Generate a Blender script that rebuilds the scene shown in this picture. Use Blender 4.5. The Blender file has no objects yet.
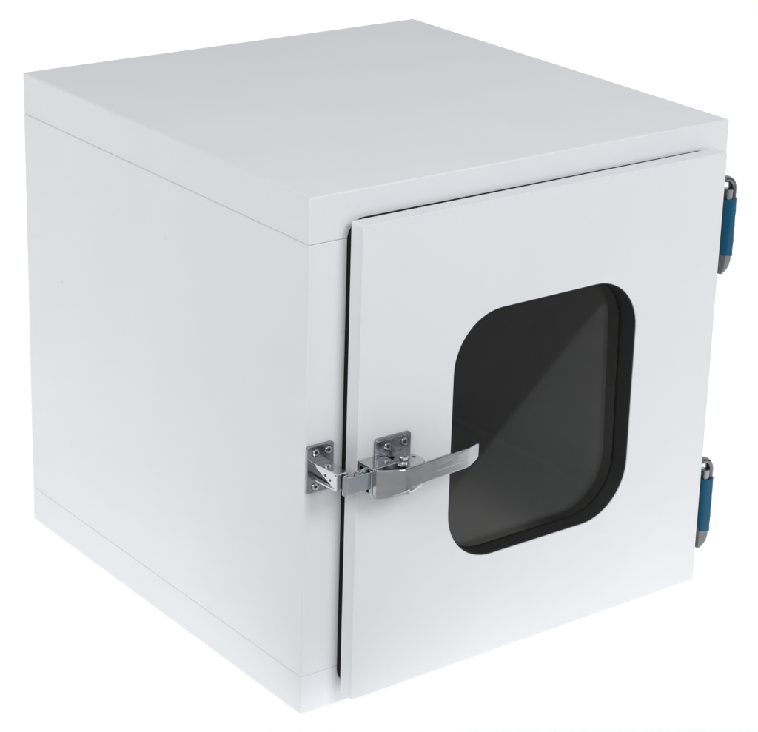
import bpy, bmesh, math, random
from mathutils import Vector, Matrix
random.seed(4)
sc = bpy.context.scene
COL = sc.collection

# ------------------------------------------------------------------ materials
def mat(name):
    m = bpy.data.materials.new(name); m.use_nodes = True
    nt = m.node_tree
    return m, nt, nt.nodes['Principled BSDF']

def bump(nt, bsdf, scale, strength, dist=0.001, detail=3.0, stretch=None):
    tc = nt.nodes.new('ShaderNodeTexCoord')
    n = nt.nodes.new('ShaderNodeTexNoise'); n.inputs['Scale'].default_value = scale; n.inputs['Detail'].default_value = detail
    b = nt.nodes.new('ShaderNodeBump'); b.inputs['Strength'].default_value = strength; b.inputs['Distance'].default_value = dist
    src = tc.outputs['Object']
    if stretch:
        mp = nt.nodes.new('ShaderNodeMapping'); mp.inputs['Scale'].default_value = stretch
        nt.links.new(src, mp.inputs['Vector']); src = mp.outputs['Vector']
    nt.links.new(src, n.inputs['Vector']); nt.links.new(n.outputs['Fac'], b.inputs['Height'])
    nt.links.new(b.outputs['Normal'], bsdf.inputs['Normal'])
    return b, n, tc

def smudge(nt, b, lo, hi, scale=60, stretch=None):
    tc = nt.nodes.new('ShaderNodeTexCoord'); n = nt.nodes.new('ShaderNodeTexNoise'); mr = nt.nodes.new('ShaderNodeMapRange')
    n.inputs['Scale'].default_value = scale; n.inputs['Detail'].default_value = 5; n.inputs['Roughness'].default_value = 0.65
    mr.inputs['From Min'].default_value = 0.35; mr.inputs['From Max'].default_value = 0.68
    mr.inputs['To Min'].default_value = lo; mr.inputs['To Max'].default_value = hi
    src = tc.outputs['Object']
    if stretch:
        mp = nt.nodes.new('ShaderNodeMapping'); mp.inputs['Scale'].default_value = stretch
        nt.links.new(src, mp.inputs['Vector']); src = mp.outputs['Vector']
    nt.links.new(src, n.inputs['Vector']); nt.links.new(n.outputs['Fac'], mr.inputs['Value']); nt.links.new(mr.outputs['Result'], b.inputs['Roughness'])

def paint_mat(name, c1, c2, rough):
    """powder-coated sheet metal: faint tone drift, orange peel and panel waviness, a few dust specks"""
    m, nt, b = mat(name)
    b.inputs['Roughness'].default_value = rough
    b.inputs['Specular IOR Level'].default_value = 0.28
    b.inputs['Coat Weight'].default_value = 0.36; b.inputs['Coat Roughness'].default_value = 0.16
    bp, n1, tc = bump(nt, b, 900, 0.05, 0.0004, 2)
    n2 = nt.nodes.new('ShaderNodeTexNoise'); n2.inputs['Scale'].default_value = 5.0; n2.inputs['Detail'].default_value = 1.5
    nt.links.new(tc.outputs['Object'], n2.inputs['Vector'])
    b2 = nt.nodes.new('ShaderNodeBump'); b2.inputs['Strength'].default_value = 0.25; b2.inputs['Distance'].default_value = 0.004
    nt.links.new(n2.outputs['Fac'], b2.inputs['Height']); nt.links.new(b2.outputs['Normal'], bp.inputs['Normal'])
    mx = nt.nodes.new('ShaderNodeMix'); mx.data_type = 'RGBA'
    n3 = nt.nodes.new('ShaderNodeTexNoise'); n3.inputs['Scale'].default_value = 7.0; n3.inputs['Detail'].default_value = 4
    nt.links.new(tc.outputs['Object'], n3.inputs['Vector'])
    nt.links.new(n3.outputs['Fac'], mx.inputs['Factor'])
    mx.inputs['A'].default_value = (*c1, 1); mx.inputs['B'].default_value = (*c2, 1)
    # specks
    v = nt.nodes.new('ShaderNodeTexVoronoi'); v.inputs['Scale'].default_value = 17.0; v.inputs['Randomness'].default_value = 1.0
    nt.links.new(tc.outputs['Object'], v.inputs['Vector'])
    lt = nt.nodes.new('ShaderNodeMath'); lt.operation = 'LESS_THAN'; lt.inputs[1].default_value = 0.012
    nt.links.new(v.outputs['Distance'], lt.inputs[0])
    mx2 = nt.nodes.new('ShaderNodeMix'); mx2.data_type = 'RGBA'
    nt.links.new(lt.outputs[0], mx2.inputs['Factor']); nt.links.new(mx.outputs['Result'], mx2.inputs['A'])
    mx2.inputs['B'].default_value = (0.45, 0.45, 0.46, 1)
    nt.links.new(mx2.outputs['Result'], b.inputs['Base Color'])
    smudge(nt, b, rough - 0.07, rough + 0.09, 9)
    return m

M = {}
M['paint'] = paint_mat('white_powder_coat', (0.782, 0.794, 0.818), (0.826, 0.832, 0.848), 0.45)

def simple(name, col, rough, metal=0.0, spec=0.5):
    m, nt, b = mat(name)
    b.inputs['Base Color'].default_value = (*col, 1); b.inputs['Roughness'].default_value = rough
    b.inputs['Metallic'].default_value = metal; b.inputs['Specular IOR Level'].default_value = spec
    return m, nt, b

m, nt, b = simple('cast_chrome', (0.60, 0.61, 0.63), 0.14, 1.0); bump(nt, b, 260, 0.25, 0.0006, 3); smudge(nt, b, 0.07, 0.22); M['chrome'] = m
m, nt, b = simple('polished_steel', (0.43, 0.44, 0.46), 0.17, 1.0); bump(nt, b, 40, 0.22, 0.0012, 4, (1, 1, 6)); smudge(nt, b, 0.10, 0.24, 45); M['steel'] = m
m, nt, b = simple('plate_steel', (0.36, 0.37, 0.39), 0.24, 1.0); bump(nt, b, 500, 0.25, 0.0004, 3); smudge(nt, b, 0.12, 0.32, 80); M['plate'] = m
m, nt, b = simple('blue_tinted_chrome', (0.47, 0.51, 0.56), 0.15, 1.0); bump(nt, b, 260, 0.2, 0.0006, 3); smudge(nt, b, 0.08, 0.22); M['bluechrome'] = m
m, nt, b = simple('recess_shade', (0.02, 0.02, 0.022), 0.5); M['socket'] = m  # near-black stands in for shade in screw recesses, holes and the housing's void
m, nt, b = simple('black_rubber', (0.006, 0.006, 0.0065), 0.7, 0, 0.15); bump(nt, b, 700, 0.15, 0.0004); M['rubber'] = m
m, nt, b = simple('black_liner', (0.028, 0.028, 0.029), 0.55, 0, 0.25); bump(nt, b, 500, 0.1, 0.0004); M['liner'] = m
m, nt, b = simple('blue_film', (0.001, 0.080, 0.155), 0.2, 0, 0.25); bump(nt, b, 60, 0.3, 0.0012, 3, (3, 3, 0.4)); smudge(nt, b, 0.12, 0.22, 50); M['film'] = m
m, nt, b = simple('hinge_metal', (0.21, 0.21, 0.22), 0.22, 1.0); bump(nt, b, 300, 0.2, 0.0005); M['hinge'] = m
m, nt, b = simple('lining_steel', (0.66, 0.66, 0.66), 0.45, 0.3); bump(nt, b, 20, 0.1, 0.0005, 2, (1, 1, 5)); M['lining'] = m
m, nt, b = simple('studio_floor', (0.80, 0.79, 0.78), 0.7, 0, 0.3); bump(nt, b, 25, 0.4, 0.003, 6); M['floor'] = m
m, nt, b = simple('white_tray', (0.93, 0.93, 0.93), 0.6); M['bounce_tray'] = m
m, nt, b = simple('satin_frame', (0.42, 0.42, 0.42), 0.6); M['frame'] = m

# tinted glass: a faint mirror over a dark see-through tint
m = bpy.data.materials.new('tinted_glass'); m.use_nodes = True; nt = m.node_tree
for n in list(nt.nodes): nt.nodes.remove(n)
out = nt.nodes.new('ShaderNodeOutputMaterial'); mix = nt.nodes.new('ShaderNodeMixShader')
tr = nt.nodes.new('ShaderNodeBsdfTransparent'); tr.inputs['Color'].default_value = (0.80, 0.80, 0.79, 1)
gl = nt.nodes.new('ShaderNodeBsdfGlossy'); gl.inputs['Roughness'].default_value = 0.0
gl.inputs['Color'].default_value = (0.97, 1.0, 1.0, 1)
lw = nt.nodes.new('ShaderNodeLayerWeight'); lw.inputs['Blend'].default_value = 0.5
pw = nt.nodes.new('ShaderNodeMath'); pw.operation = 'POWER'; pw.inputs[1].default_value = 5.0
ma = nt.nodes.new('ShaderNodeMath'); ma.operation = 'MULTIPLY_ADD'; ma.inputs[1].default_value = 0.9; ma.inputs[2].default_value = 0.0150
nt.links.new(lw.outputs['Facing'], pw.inputs[0]); nt.links.new(pw.outputs[0], ma.inputs[0]); nt.links.new(ma.outputs[0], mix.inputs['Fac'])
nt.links.new(tr.outputs[0], mix.inputs[1]); nt.links.new(gl.outputs[0], mix.inputs[2]); nt.links.new(mix.outputs[0], out.inputs['Surface'])
M['glass'] = m

# translucent white acrylic, so that lamps added below can whiten the table
m = bpy.data.materials.new('opal_acrylic'); m.use_nodes = True; nt = m.node_tree
for n in list(nt.nodes): nt.nodes.remove(n)
out = nt.nodes.new('ShaderNodeOutputMaterial'); mix = nt.nodes.new('ShaderNodeMixShader'); mix.inputs['Fac'].default_value = 0.5
tl = nt.nodes.new('ShaderNodeBsdfTranslucent'); tl.inputs['Color'].default_value = (0.93, 0.93, 0.93, 1)
df = nt.nodes.new('ShaderNodeBsdfDiffuse'); df.inputs['Color'].default_value = (0.93, 0.93, 0.93, 1)
nt.links.new(df.outputs[0], mix.inputs[1]); nt.links.new(tl.outputs[0], mix.inputs[2]); nt.links.new(mix.outputs[0], out.inputs['Surface'])
M['acrylic'] = m

# ------------------------------------------------------------------ helpers
W, D_, H = 0.55191, 0.55958, 0.55
ZL, ZB = 0.502696, 0.042794           # seams under the lid and over the base
ROOT = Vector((W / 2, D_ / 2, 0))

def link(name, bm, mats, parent, smooth=None):
    bmesh.ops.recalc_face_normals(bm, faces=bm.faces)
    me = bpy.data.meshes.new(name); bm.to_mesh(me); bm.free()
    for mm in (mats if isinstance(mats, (list, tuple)) else [mats]): me.materials.append(M[mm])
    o = bpy.data.objects.new(name, me); COL.objects.link(o)
    if parent is not None:
        o.parent = parent
        if parent.type == 'EMPTY': o.location = -ROOT
    if smooth is not None:
        for p in me.polygons: p.use_smooth = True
        me.set_sharp_from_angle(angle=math.radians(smooth))
        wn = o.modifiers.new('face_weighted_normals', 'WEIGHTED_NORMAL'); wn.mode = 'FACE_AREA'; wn.weight = 80; wn.keep_sharp = True
    return o

def box(bm, x0, x1, y0, y1, z0, z1, bev=0.0, seg=2, f=None, mi=0):
    """bevelled box appended to bm; f maps every point (door frame -> world)"""
    t = bmesh.new()
    vs = [t.verts.new((x, y, z)) for x in (x0, x1) for y in (y0, y1) for z in (z0, z1)]
    for q in ((0, 1, 3, 2), (4, 6, 7, 5), (0, 4, 5, 1), (2, 3, 7, 6), (0, 2, 6, 4), (1, 5, 7, 3)):
        t.faces.new([vs[i] for i in q])
    bmesh.ops.recalc_face_normals(t, faces=t.faces)
    if bev: bmesh.ops.bevel(t, geom=list(t.edges), offset=bev, segments=seg, profile=0.5, affect='EDGES')
    merge(bm, t, f, mi)

def merge(bm, t, f=None, mi=0):
    t.verts.index_update()
    nv = [bm.verts.new(f(v.co) if f else v.co) for v in t.verts]
    for fc in t.faces:
        try:
            g = bm.faces.new([nv[v.index] for v in fc.verts]); g.material_index = mi if mi is not None else fc.material_index
        except ValueError: pass
    t.free()

def rrect(u0, u1, z0, z1, r, k=10):
    """rounded rectangle, 4*(k+1) points, counter-clockwise from the right"""
    pts = []
    for cx, cz, a0 in ((u1 - r, z0 + r, -90), (u1 - r, z1 - r, 0), (u0 + r, z1 - r, 90), (u0 + r, z0 + r, 180)):
        for i in range(k + 1):
            a = math.radians(a0 + 90 * i / k); pts.append((cx + r * math.cos(a), cz + r * math.sin(a)))
    return pts

def rings(bm, loops, closed_ends=False, wrap=False, mi=0):
    """bridge a list of equally long point loops"""
    R = [[bm.verts.new(p) for p in L] for L in loops]
    n = len(R[0]); seq = list(zip(R, R[1:])) + ([(R[-1], R[0])] if wrap else [])
    for A, B in seq:
        for i in range(n):
            g = bm.faces.new((A[i], A[(i + 1) % n], B[(i + 1) % n], B[i])); g.material_index = mi
    if closed_ends:
        for L in (R[0], R[-1]):
            g = bm.faces.new(L); g.material_index = mi
    return R

def lathe(bm, prof, c, ax, seg=20, mi=0, f=None):
    """prof: (radius, height) along axis ax from centre c; caps both ends"""
    ax = Vector(ax).normalized(); e1 = ax.orthogonal().normalized(); e2 = ax.cross(e1)
    loops = []
    for r, h in prof:
        L = []
        for i in range(seg):
            a = 2 * math.pi * i / seg
            p = Vector(c) + ax * h + (e1 * math.cos(a) + e2 * math.sin(a)) * r
            L.append(f(p) if f else p)
        loops.append(L)
    rings(bm, loops, True, mi=mi)

def tube(bm, pts, r, seg=12, flat=1.0, nrm=Vector((0, 1, 0)), mi=0):
    loops = []
    for i, p in enumerate(pts):
        a = Vector(pts[max(i - 1, 0)]); b = Vector(pts[min(i + 1, len(pts) - 1)])
        t = (b - a).normalized(); s = t.cross(nrm).normalized()
        loops.append([Vector(p) + s * r * math.cos(2 * math.pi * k / seg) + nrm * r * flat * math.sin(2 * math.pi * k / seg) for k in range(seg)])
    rings(bm, loops, True, mi=mi)

# door frame: u from its left edge, n depth behind its front (negative = out towards the viewer), z from its lower edge
DW, DH, DX, DY, DZ, DA, DT = 0.485332, 0.506766, 0.528747, -0.023261, 0.015657, 0.007109, 0.0193
ca, sa = math.cos(DA), math.sin(DA)
def D(p):
    u, n, z = p; x = u - DW
    return Vector((DX + x * ca - n * sa, DY + x * sa + n * ca, DZ + z))
DN = Vector((sa, -ca, 0))              # outward normal of the door

# ------------------------------------------------------------------ the pass box
root = bpy.data.objects.new('pass_box', None); COL.objects.link(root); root.location = ROOT
root.empty_display_size = 0.1
root['label'] = 'white metal cleanroom pass box with dark rounded window, chrome lever latch and blue-wrapped hinges'
root['category'] = 'pass box'

g = 0.0001
bm = bmesh.new(); box(bm, 0, W, 0, D_, ZL + g, H, 0.0016, 3); link('lid', bm, 'paint', root, 50)
bm = bmesh.new(); box(bm, 0, W, 0, D_, 0, ZB - g, 0.0013, 3); link('base', bm, 'paint', root, 50)

# shell: outer walls with a real opening at the front and a hollow inside
def shell():
    bm = bmesh.new(); z0, z1 = ZB + g, ZL - g; c = 0.0011
    def rect(x0, x1, z0_, z1_, y, r): return [(x, y, z) for x, z in rrect(x0, x1, z0_, z1_, r, 3)]
    L = [rect(0.03, W - 0.03, z0 + 0.03, z1 - 0.03, D_, 0.001), rect(c, W - c, z0 + c, z1 - c, D_, 0.0004),
         rect(0, W, z0, z1, D_ - c, 0.0012), rect(0, W, z0, z1, c, 0.0012), rect(c * 0.3, W - c * 0.3, z0 + c * 0.3, z1 - c * 0.3, c * 0.3, 0.0010),
         rect(c, W - c, z0 + c, z1 - c, 0, 0.0006), rect(0.085, W - 0.060, z0 + 0.035, z1 - 0.030, 0, 0.001),
         rect(0.085, W - 0.060, z0 + 0.035, z1 - 0.030, 0.02, 0.001)]
    R = rings(bm, L)
    bm.faces.new(R[0])
    return link('shell', bm, 'paint', root, 50)
sh = shell()
def inner_lining():
    bm = bmesh.new(); x0, x1, y0, y1, z0, z1 = 0.028, W - 0.028, 0.0195, D_ - 0.03, ZB + 0.02, ZL - 0.015
    fx0, fx1, fz0, fz1 = 0.084, W - 0.059, ZB + 0.0345, ZL - 0.0295
    def rc(a, b, c_, d, y): return [(x, y, z) for x, z in rrect(a, b, c_, d, 0.006, 4)]
    R = rings(bm, [rc(fx0, fx1, fz0, fz1, y0 + 0.0015), rc(x0, x1, z0, z1, y0 + 0.0015), rc(x0, x1, z0, z1, y1)])
    bm.faces.new(R[-1])
    o = link('inner_lining', bm, 'lining', sh, 40)
    bm = bmesh.new()                                   # back door's sealed window seen inside
    L = [rrect(0.13, 0.43, 0.12, 0.44, r_, 8) for r_ in (0.06,)][0]
    L2 = rrect(0.145, 0.415, 0.135, 0.425, 0.05, 8)
    rings(bm, [[(x, y1 - 0.0005, z) for x, z in L], [(x, y1 - 0.006, z) for x, z in L], [(x, y1 - 0.006, z) for x, z in L2], [(x, y1 - 0.0005, z) for x, z in L2]])
    link('rear_window_seal', bm, 'rubber', sh, 40)
inner_lining()

# door seal: black rubber ring filling the gap between frame and door, a little inside the door's edge
bm = bmesh.new()
def seal_pt(u, z, back): 
    p = D((u, DT - 0.0002, z))
    if back: p.y = -0.0003
    return p
o_, i_ = rrect(0.0009, DW - 0.004, 0.004, DH - 0.0010, 0.020, 8), rrect(0.020, DW - 0.020, 0.020, DH - 0.020, 0.008, 8)
rings(bm, [[seal_pt(u, z, False) for u, z in o_], [seal_pt(u, z, True) for u, z in o_],
           [seal_pt(u, z, True) for u, z in i_], [seal_pt(u, z, False) for u, z in i_]], wrap=True)
link('door_seal', bm, 'rubber', root, 40)

# the door with its rounded window opening
WU0, WU1, WZ0, WZ1, WR = 0.1187, 0.3674, 0.1164, 0.3908, 0.061
bm = bmesh.new(); K = 14; c = 0.0012
def dl(ins, n, r): return [D((u, n, z)) for u, z in rrect(ins, DW - ins, ins, DH - ins, r, K)]
def hl(gr, n): return [D((u, n, z)) for u, z in rrect(WU0 - gr, WU1 + gr, WZ0 - gr, WZ1 + gr, WR + gr, K)]
R = rings(bm, [hl(0, DT), dl(c * .6, DT, 0.0020), dl(0, DT - c * .6, 0.0024), dl(0, c, 0.0024), dl(c * 0.30, c * 0.30, 0.0022), dl(c, 0, 0.0016),
               hl(0.0006, 0), hl(0.0001, 0.0004), hl(0, 0.0010)])
n = len(R[0])
for i in range(n): bm.faces.new((R[-1][i], R[-1][(i + 1) % n], R[0][(i + 1) % n], R[0][i]))
door = link('door', bm, 'paint', root, 40)

bm = bmesh.new()                                       # glass at the back of the opening, sitting a hair out of true
TILT = math.radians(1.0)
def gl_pt(u, z, n): return D((u, n + (z - WZ0) * math.tan(TILT), z))
bm = bmesh.new()                                       # black liner of the opening, reaching just past the glass
def ll(gr, n0): return [gl_pt(u, z, n0) for u, z in rrect(WU0 - gr, WU1 + gr, WZ0 - gr, WZ1 + gr, WR + gr, K)]
rings(bm, [hl(-0.0002, 0.0012), ll(-0.0002, DT + 0.0022), ll(-0.0016, DT + 0.0022), hl(-0.0016, 0.0026), hl(-0.0010, 0.0012)], wrap=True)
link('window_liner', bm, 'liner', door, 60)
bm = bmesh.new()
gp = rrect(WU0 + 0.0013, WU1 - 0.0013, WZ0 + 0.0013, WZ1 - 0.0013, WR - 0.0013, K)
rings(bm, [[gl_pt(u, z, DT - 0.0010) for u, z in gp], [gl_pt(u, z, DT + 0.0020) for u, z in gp]], True)
link('window_glass', bm, 'glass', door)

# ------------------------------------------------------------------ latch
def screw(bm, c, ax, r=0.0041, f=None, seg=24):
    """countersunk socket screw with a domed rim and a hex recess"""
    ax = Vector(ax)
    lathe(bm, [(r * 1.14, -0.0004), (r * 1.14, 0.00008)], c, ax, seg, mi=1)
    lathe(bm, [(r * 1.02, -0.0005), (r * 1.02, 0.0003), (r * .93, 0.0009), (r * .62, 0.0011), (r * .52, 0.0009)], c, ax, seg)
    lathe(bm, [(r * .50, 0.0006), (r * .48, 0.00105), (r * .2, 0.0010)], Vector(c), ax, 6, mi=1)

def plate(bm, x0, x1, z0, z1, r, y_back, y_front, f=None, k=6):
    """upright plate with rounded corners and a softened front edge"""
    f = f or (lambda p: Vector(p)); e = 0.0007; s = 1 if y_front > y_back else -1
    def L(ins, y): return [f((u, y, z)) for u, z in rrect(x0 + ins, x1 - ins, z0 + ins, z1 - ins, max(r - ins, .0003), k)]
    rings(bm, [L(0, y_back), L(0, y_front - s * e), L(e * .35, y_front - s * e * .35), L(e, y_front)], True)

# strike on the cabinet face
bm = bmesh.new(); plate(bm, 0.0004, 0.0322, 0.2468, 0.2968, 0.0028, 0.0002, -0.0034)
strike = link('strike_plate', bm, 'plate', root, 35)
for x, z in ((0.0103, 0.2892), (0.0252, 0.2893), (0.0102, 0.2530), (0.0255, 0.2525)):
    bm = bmesh.new(); screw(bm, (x, -0.0034, z), (0, -1, 0)); link('screw', bm, ['chrome', 'socket'], strike, 35)
# keeper: a hollow, gusseted bracket standing out of the strike
bm = bmesh.new()
KZ0, KZ1 = 0.2615, 0.2800
def taper(p):                                          # narrows slightly towards its free end
    t = max(0, min(1, (-p.y - 0.003) / 0.037)); q = p.copy()
    q.x = 0.0150 + (p.x - 0.0150) * (1 - 0.28 * t) + 0.0008 * t
    return q
box(bm, 0.0060, 0.0238, -0.0405, -0.0033, KZ1 - 0.0032, KZ1, 0.0006, 2, taper)
box(bm, 0.0125, 0.0175, -0.0400, -0.0033, KZ0 + 0.0030, KZ1 - 0.0034, 0.0004, 2, taper)
box(bm, 0.0060, 0.0238, -0.0408, -0.0360, KZ0, KZ1 - 0.0004, 0.0008, 2, taper)
for a, b_ in (((0.0063, -0.0035, KZ0 + 0.001), (0.0063, -0.037, KZ0 + 0.001)),):
    box(bm, 0.0060, 0.0238, -0.0370, -0.0033, KZ0 - 0.0002, KZ0 + 0.0018, 0.0005, 2, taper)
t = bmesh.new()                                        # triangular web: deep at the free end, shallow at the plate
vs = [t.verts.new(p) for p in ((0.0064, -0.0365, KZ0 + .0016), (0.0064, -0.0365, KZ1 - .003), (0.0064, -0.0075, KZ1 - .003),
                               (0.0232, -0.0365, KZ0 + .0016), (0.0232, -0.0365, KZ1 - .003), (0.0232, -0.0075, KZ1 - .003))]
for q in ((0, 1, 2), (3, 5, 4), (0, 3, 4, 1), (1, 4, 5, 2), (0, 2, 5, 3)): t.faces.new([vs[i] for i in q])
merge(bm, t, taper)
keeper = link('keeper', bm, 'chrome', strike, 30)
bm = bmesh.new()  # two holes in the keeper, drawn as dark discs for their shade
for y, z in ((-0.0225, 0.2728), (-0.0300, 0.2702)):
    lathe(bm, [(0.0013, 0), (0.0013, 0.0004), (0.0008, 0.0006)], taper(Vector((0.0066, y, z))), (-1, 0, 0), 14)
link('keeper_hole', bm, 'socket', strike, 40)

# mounting plate on the door
bm = bmesh.new(); plate(bm, 0.0203, 0.0640, 0.2300, 0.2838, 0.0030, 0.0002, -0.0034, D)
plate(bm, 0.0215, 0.0628, 0.2665, 0.2826, 0.0022, -0.0030, -0.0044, D)
mplate = link('mounting_plate', bm, 'plate', root, 35)
for u, n_, z in ((0.0340, -0.0044, 0.2748), (0.0548, -0.0044, 0.2752), (0.0338, -0.0034, 0.2578)):
    bm = bmesh.new(); screw(bm, D((u, n_, z)), DN, 0.0042); link('screw', bm, ['chrome', 'socket'], mplate, 35)

# pivot disc and pin: the flange the lever turns on
bm = bmesh.new()
lathe(bm, [(0.0150, 0.2545), (0.0158, 0.2552), (0.0158, 0.2604), (0.0150, 0.2612)], (0, 0, 0), (0, 0, 1), 40, f=lambda p: D((0.0500 + p.x, -0.0185 + p.y, p.z)))
pivot = link('pivot_disc', bm, 'chrome', root, 35)
bm = bmesh.new()
lathe(bm, [(0.0055, 0.2612), (0.0055, 0.2630), (0.0046, 0.2652), (0.0022, 0.2662)], (0, 0, 0), (0, 0, 1), 24, f=lambda p: D((0.0455 + p.x, -0.0170 + p.y, p.z)))
link('pivot_pin', bm, 'chrome', pivot, 40)
bm = bmesh.new()
lathe(bm, [(0.0020, 0.2605), (0.0020, 0.26135), (0.0010, 0.2614)], (0, 0, 0), (0, 0, 1), 16, f=lambda p: D((0.0590 + p.x, -0.0150 + p.y, p.z)))
link('pin_hole', bm, 'socket', pivot, 40)

# housing: open-ended block left of the plate
bm = bmesh.new()
box(bm, 0.0000, 0.0300, -0.0262, -0.0003, 0.2630, 0.2660, 0.0005, 2, D)          # top cheek
box(bm, 0.0010, 0.0420, -0.0262, -0.0003, 0.2352, 0.2378, 0.0005, 2, D)          # bottom cheek
box(bm, 0.0150, 0.0300, -0.0255, -0.0003, 0.2380, 0.2628, 0.0004, 2, D)          # core
box(bm, 0.0000, 0.0149, -0.0035, -0.0004, 0.2379, 0.2629, 0.0004, 2, D)          # back wall
housing = link('latch_housing', bm, 'chrome', root, 30)
bm = bmesh.new()                                                                 # dark block standing in for the shaded void of the open end
box(bm, 0.0060, 0.0148, -0.0235, -0.0036, 0.2382, 0.2627, 0.0, 1, D)
link('void_shade', bm, 'socket', housing)
bm = bmesh.new()
for u, n_, z0, z1, r in ((0.0030, -0.0200, 0.2379, 0.2629, 0.0026), (0.0035, -0.0095, 0.2379, 0.2629, 0.0022)):
    lathe(bm, [(r * .9, z0), (r, z0 + .0006), (r, z1 - .0006), (r * .9, z1)], (0, 0, 0), (0, 0, 1), 18, f=lambda p, u=u, n_=n_: D((u + p.x, n_ + p.y, p.z)))
for z in (0.2435, 0.2492, 0.2549):
    box(bm, 0.0040, 0.0068, -0.0240, -0.0150, z, z + 0.0018, 0.0003, 1, D)
link('link_pin', bm, 'chrome', housing, 35)

# hook: the claw that grips the free end of the keeper
bm = bmesh.new()
def strip(bm, path, zt, zb, th, f, e=0.0005, mi=0):
    """upright ribbon of thickness th along path (u, n); zt/zb give top and bottom per point"""
    loops = []
    for i, (u, n_) in enumerate(path):
        a, b2 = path[max(i - 1, 0)], path[min(i + 1, len(path) - 1)]
        t = Vector((b2[0] - a[0], b2[1] - a[1])).normalized(); s = Vector((-t.y, t.x)) * (th / 2)
        hi, lo = zt[i], zb[i]
        prof = [(-1, lo + e), (-1 + 2 * e / th * .6, lo), (1 - 2 * e / th * .6, lo), (1, lo + e), (1, hi - e), (1 - 2 * e / th * .6, hi), (-1 + 2 * e / th * .6, hi), (-1, hi - e)]
        loops.append([f((u + s.x * q, n_ + s.y * q, z)) for q, z in prof])
    rings(bm, loops, True, mi=mi)
hp = [(-0.0318, -0.0030), (-0.0318, -0.0120), (-0.0312, -0.0150), (-0.0295, -0.0170), (-0.0265, -0.0180), (-0.0200, -0.0188), (-0.0120, -0.0190), (-0.0050, -0.0188), (0.0022, -0.0196)]
hp = [(u + 0.0012, n_ - 0.0008) for u, n_ in hp[3:]]
strip(bm, hp, [0.2612] * len(hp), [0.2432] * len(hp), 0.0034, D, 0.0006)
lathe(bm, [(0.0022, 0.2422), (0.0028, 0.2428), (0.0028, 0.2622), (0.0022, 0.2632)], (0, 0, 0), (0, 0, 1), 20, f=lambda p: D((-0.0272 + p.x, -0.0176 + p.y, p.z)))
lathe(bm, [(0.0022, 0.2608), (0.0030, 0.2618), (0.0030, 0.2640), (0.0020, 0.2652)], (0, 0, 0), (0, 0, 1), 20, f=lambda p: D((-0.0150 + p.x, -0.0195 + p.y, p.z)))
tube(bm, [D((-0.0150, -0.0195, 0.2628)), D((-0.0080, -0.0190, 0.2640)), D((-0.0010, -0.0170, 0.2636)), D((0.0030, -0.0140, 0.2622))], 0.0017, 10, 1.0, Vector((0, 0, 1)))
link('latch_hook', bm, 'bluechrome', root, 35)

# lever: broad cam cover sweeping into a flat handle with a turned-in tip
ctrl = [(0.0085, -0.0200, .2655, .2375), (0.0048, -0.0222, .2655, .2358), (0.0030, -0.0250, .2655, .2350), (0.0034, -0.0280, .2655, .2350), (0.0068, -0.0316, .2655, .2358),
        (0.0130, -0.0360, .2656, .2376), (0.0190, -0.0393, .2656, .2397), (0.0240, -0.0412, .2656, .2413), (0.0262, -0.0417, .2656, .2420), (0.0272, -0.0418, .2656, .2424), (0.0285, -0.0417, .2656, .2428), (0.0340, -0.0412, .2657, .2437), (0.0420, -0.0405, .2657, .2441),
        (0.0600, -0.0390, .2657, .2445), (0.0800, -0.0374, .2657, .2445), (0.0980, -0.0359, .2657, .2445), (0.1100, -0.0348, .2656, .2445), (0.1125, -0.0345, .2656, .2446),
        (0.1145, -0.0339, .2655, .2449), (0.1180, -0.0327, .2654, .2455), (0.1225, -0.0311, .2652, .2465), (0.1262, -0.0298, .2650, .2476), (0.1284, -0.0290, .2646, .2488), (0.1292, -0.0287, .2640, .2500)]
bm = bmesh.new()
strip(bm, [(c_[0], c_[1]) for c_ in ctrl], [c_[2] for c_ in ctrl], [c_[3] for c_ in ctrl], 0.0030, D, 0.0007)
lever = link('lever_handle', bm, 'steel', root, 28)
bm = bmesh.new()                                       # cam cheeks joining the cover to the pivot
def cheek(z0, z1, pts):
    lo = [D((u, n_, z0)) for u, n_ in pts]; hi = [D((u, n_, z1)) for u, n_ in pts]
    rings(bm, [lo, hi], True)
cheek(0.2372, 0.2392, [(0.0050, -0.0240), (0.0075, -0.0300), (0.0140, -0.0347), (0.0205, -0.0382), (0.0270, -0.0398), (0.0400, -0.0395), (0.0560, -0.0330), (0.0600, -0.0200), (0.0500, -0.0060), (0.0310, -0.0060), (0.0305, -0.0240)])
cheek(0.2500, 0.2540, [(0.0305, -0.0240), (0.0305, -0.0390), (0.0420, -0.0393), (0.0560, -0.0380), (0.0620, -0.0240), (0.0560, -0.0100), (0.0400, -0.0050), (0.0310, -0.0080)])
link('cam_cheek', bm, 'chrome', lever, 30)
bm = bmesh.new()                                       # small foot lip under the cover
strip(bm, [(0.0035, -0.0262), (0.0072, -0.0304), (0.0136, -0.0350), (0.0200, -0.0386), (0.0262, -0.0405), (0.0330, -0.0408)],
      [.2362, .2368, .2384, .2404, .2420, .2432], [.2338, .2343, .2360, .2382, .2400, .2416], 0.0052, D, 0.0006)
link('cover_lip', bm, 'chrome', lever, 35)

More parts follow.
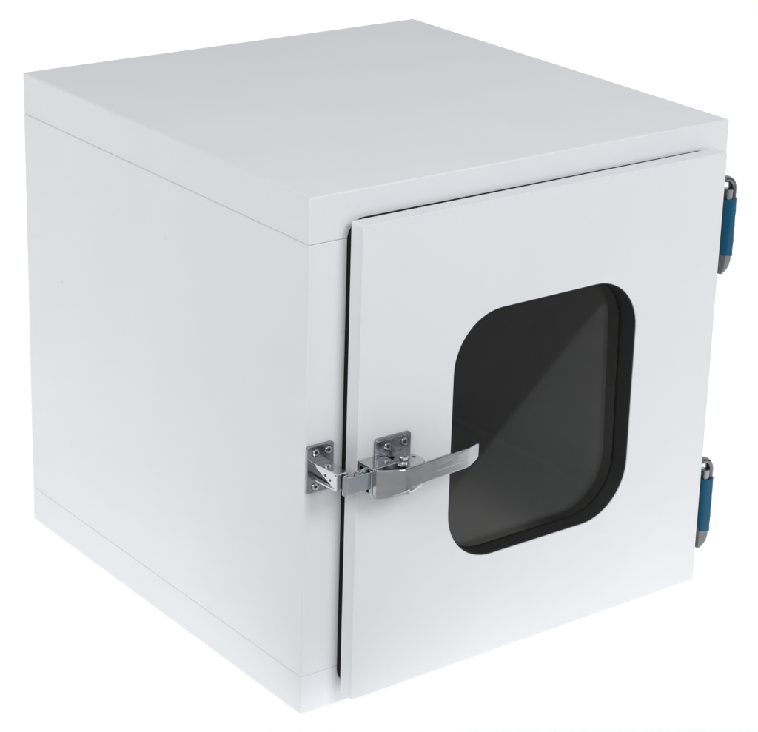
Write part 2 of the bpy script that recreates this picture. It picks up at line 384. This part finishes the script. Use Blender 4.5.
# ------------------------------------------------------------------ hinges on the right-hand side
def hinge(z0, first):
    """z0 = lower end; 0.112 m tall barrel in blue film between bright metal ends"""
    zt = z0 + 0.112; xw = W
    bm = bmesh.new()
    box(bm, xw + 0.0002, xw + 0.0030, 0.0100, 0.0460, z0 + 0.006, zt - 0.010, 0.0008, 2)     # leaf on the cabinet's side
    P = []                                                                                    # arch over the top
    for i in range(9):
        a = math.radians(90 - 90 * i / 8); P.append((xw + 0.0022 + 0.0122 * math.cos(a), 0.0015, zt - 0.0165 + 0.0128 * math.sin(a)))
    P = [(xw - 0.0004, 0.0015, zt - 0.0036)] + P + [(xw + 0.0144, 0.0015, zt - 0.040)]
    tube(bm, P, 0.0037, 14, 1.5)
    h = link('hinge', bm, 'hinge', root, 40)
    bm = bmesh.new(); box(bm, xw + 0.0031, xw + 0.0104, -0.0045, 0.0075, zt - 0.0300, zt - 0.0150, 0.0015, 3)
    link('hinge_knuckle', bm, 'plate', h, 40)
    bm = bmesh.new()                                                                          # lower end, rounded off towards the cabinet
    L = []
    for z, sx in ((z0 + 0.024, 1.0), (z0 + 0.014, 0.98), (z0 + 0.0085, 0.88), (z0 + 0.0045, 0.68), (z0 + 0.0015, 0.42), (z0, 0.22)):
        x1 = xw + 0.0012 + 0.0158 * sx
        L.append([(x, 0.0015 + (y - 0.0015) * (0.7 + 0.3 * sx), z) for x, y in rrect(xw + 0.0008, x1, -0.0050, 0.0080, min(0.0045, (x1 - xw) * .3), 5)])
    rings(bm, L, True); link('hinge_cap', bm, 'hinge', h, 40)
    bm = bmesh.new()                                                                          # blue protective film, loosely wrapped
    L = []
    for i in range(13):
        z = z0 + 0.0215 + (zt - 0.0265 - z0 - 0.0215) * i / 12
        w = 0.00025 * math.sin(i * 1.9 + z0 * 40) + 0.00012 * math.sin(i * 4.3)
        sk = -0.0018 if i == 0 else 0
        L.append([(x + w * (1 if x > xw + .01 else .3), y, z + (sk if x > xw + 0.012 else 0)) for x, y in rrect(xw + 0.0008, xw + 0.0184, -0.0062, 0.0092, 0.0058, 6)])
    rings(bm, L, True); link('film_sleeve', bm, 'film', h, 50)
hinge(0.3740, True)
hinge(0.0405, False)

# ------------------------------------------------------------------ setting: white table, its backlighting added, over a studio floor
e1 = Vector((0.8330, -0.5532, 0)); e2 = Vector((0.5532, 0.8330, 0))   # along and away from the table's front edge
T0 = Vector((0.40, -0.053 - 0.664 * 0.40, 0))
T0 = e2 * T0.dot(e2)
bm = bmesh.new()
def tp(a, b2, z): p = T0 + e1 * a + e2 * b2; return Vector((p.x, p.y, z))
TW, TD = 3.5, 6.0
vs = [bm.verts.new(tp(a, b2, -0.0006)) for a, b2 in ((-TW, 0), (TW, 0), (TW, TD), (-TW, TD))]
bm.faces.new(vs)
tb = link('table', bm, 'acrylic', None); tb['kind'] = 'structure'
tb['label'] = 'plain white tabletop under the box, backlit by added lamps'
f = lambda p: tp(p.x, p.y, p.z)
RW = 0.08                                              # added unseen grey border: keeps the lit sheet's reflected edge sharp
bm = bmesh.new()
box(bm, -TW - RW, TW + RW, -RW, -0.0002, -0.012, -0.0004, 0.001, 2, f); box(bm, -TW - RW, TW + RW, TD + 0.0002, TD + RW, -0.012, -0.0004, 0.001, 2, f)
box(bm, -TW - RW, -TW - 0.0002, 0, TD, -0.012, -0.0004, 0.001, 2, f); box(bm, TW + 0.0002, TW + RW, 0, TD, -0.012, -0.0004, 0.001, 2, f)
link('frame', bm, 'frame', tb)
bm = bmesh.new()                                       # added, unseen: white box bouncing the lamps evenly into the sheet
a_, d0, d1 = TW + RW, -RW, TD + RW
box(bm, -a_, a_, d0, d0 + 0.004, -0.075, -0.0121, 0, 1, f); box(bm, -a_, a_, d1 - 0.004, d1, -0.075, -0.0121, 0, 1, f)
box(bm, -a_, -a_ + 0.004, d0 + 0.004, d1 - 0.004, -0.075, -0.0121, 0, 1, f); box(bm, a_ - 0.004, a_, d0 + 0.004, d1 - 0.004, -0.075, -0.0121, 0, 1, f)
box(bm, -a_, a_, d0, d1, -0.080, -0.0751, 0, 1, f)
link('bounce_tray', bm, 'bounce_tray', tb)
bm = bmesh.new()
vs = [bm.verts.new((x, y, -0.85)) for x, y in ((-9, -9), (9, -9), (9, 9), (-9, 9))]; bm.faces.new(vs)
fl = link('floor', bm, 'floor', None); fl['kind'] = 'structure'; fl['label'] = 'pale studio floor below the table'

# ------------------------------------------------------------------ light
def area(name, loc, target, sx, sy, power, col=(1, 1, 1)):
    l = bpy.data.lights.new(name, 'AREA'); l.shape = 'RECTANGLE'; l.size = sx; l.size_y = sy; l.energy = power; l.color = col
    o = bpy.data.objects.new(name, l); COL.objects.link(o); o.location = loc
    d = Vector(target) - Vector(loc); o.rotation_euler = d.to_track_quat('-Z', 'Y').to_euler()
    return o
def under(name, b0, b1, power):
    o = area(name, (0, 0, 0), (0, 0, 1), 7.13, b1 - b0, power)
    c = T0 + e2 * (b0 + b1) / 2; o.location = (c.x, c.y, -0.064); o.rotation_euler = (math.pi, 0, math.atan2(e1.y, e1.x))
under('front_added_underlight', -0.065, 1.32, 19.4)  # added unseen lamp under the sheet, turning the background white
under('rear_added_underlight', 1.28, 6.065, 91)  # likewise added, under the far part of the sheet
area('rim_softbox', (-0.85, 2.9, 2.0), (0.1, 0.3, 0.5), 1.2, 1.2, 3.5)  # added unseen light for glints along the lid's edges
area('left_softbox', (-2.4, -0.8, 2.1), (0.1, 0.15, 0.4), 1.2, 1.2, 30)
area('right_softbox', (0.45, -2.0, 1.95), (0.22, 0.0, 0.45), 0.8, 0.8, 20.5)

w = bpy.data.worlds.new('World'); sc.world = w; w.use_nodes = True
bg = w.node_tree.nodes['Background']; bg.inputs['Color'].default_value = (0.96, 0.98, 1.0, 1); bg.inputs['Strength'].default_value = 0.60
wt = w.node_tree                       # unseen studio around: light and dark patches made up to vary reflections
tc = wt.nodes.new('ShaderNodeTexCoord'); nz = wt.nodes.new('ShaderNodeTexNoise'); cr = wt.nodes.new('ShaderNodeValToRGB')
nz.inputs['Scale'].default_value = 1.7; nz.inputs['Detail'].default_value = 1.0
cr.color_ramp.elements[0].position = 0.40; cr.color_ramp.elements[0].color = (0.10, 0.105, 0.11, 1)
cr.color_ramp.elements[1].position = 0.56; cr.color_ramp.elements[1].color = (1.55, 1.58, 1.62, 1)
mp = wt.nodes.new('ShaderNodeMapping'); mp.inputs['Rotation'].default_value = (0, 0, math.radians(60))
wt.links.new(tc.outputs['Generated'], mp.inputs['Vector']); wt.links.new(mp.outputs['Vector'], nz.inputs['Vector']); wt.links.new(nz.outputs['Fac'], cr.inputs['Fac']); wt.links.new(cr.outputs['Color'], bg.inputs['Color'])

# ------------------------------------------------------------------ camera
cam = bpy.data.cameras.new('camera'); co = bpy.data.objects.new('camera', cam); COL.objects.link(co)
co.location = (-1.180634, -1.663182, 1.179121); co.rotation_euler = (1.228936, -0.030429, -0.648471)
cam.sensor_fit = 'HORIZONTAL'; cam.sensor_width = 36; cam.lens = 36 * 2275.03 / 758
cam.shift_x = (379 - 398.1408) / 758; cam.shift_y = (297.3535 - 366) / 758
cam.clip_start = 0.05; cam.clip_end = 60
sc.camera = co
sc.view_settings.view_transform = 'Standard'; sc.view_settings.look = 'None'
sc.view_settings.exposure = 0; sc.view_settings.gamma = 1
sc.cycles.max_bounces = 16; sc.cycles.diffuse_bounces = 8; sc.cycles.glossy_bounces = 8; sc.cycles.transparent_max_bounces = 16
sc.cycles.caustics_reflective = False; sc.cycles.caustics_refractive = False
sc.cycles.use_denoising = True
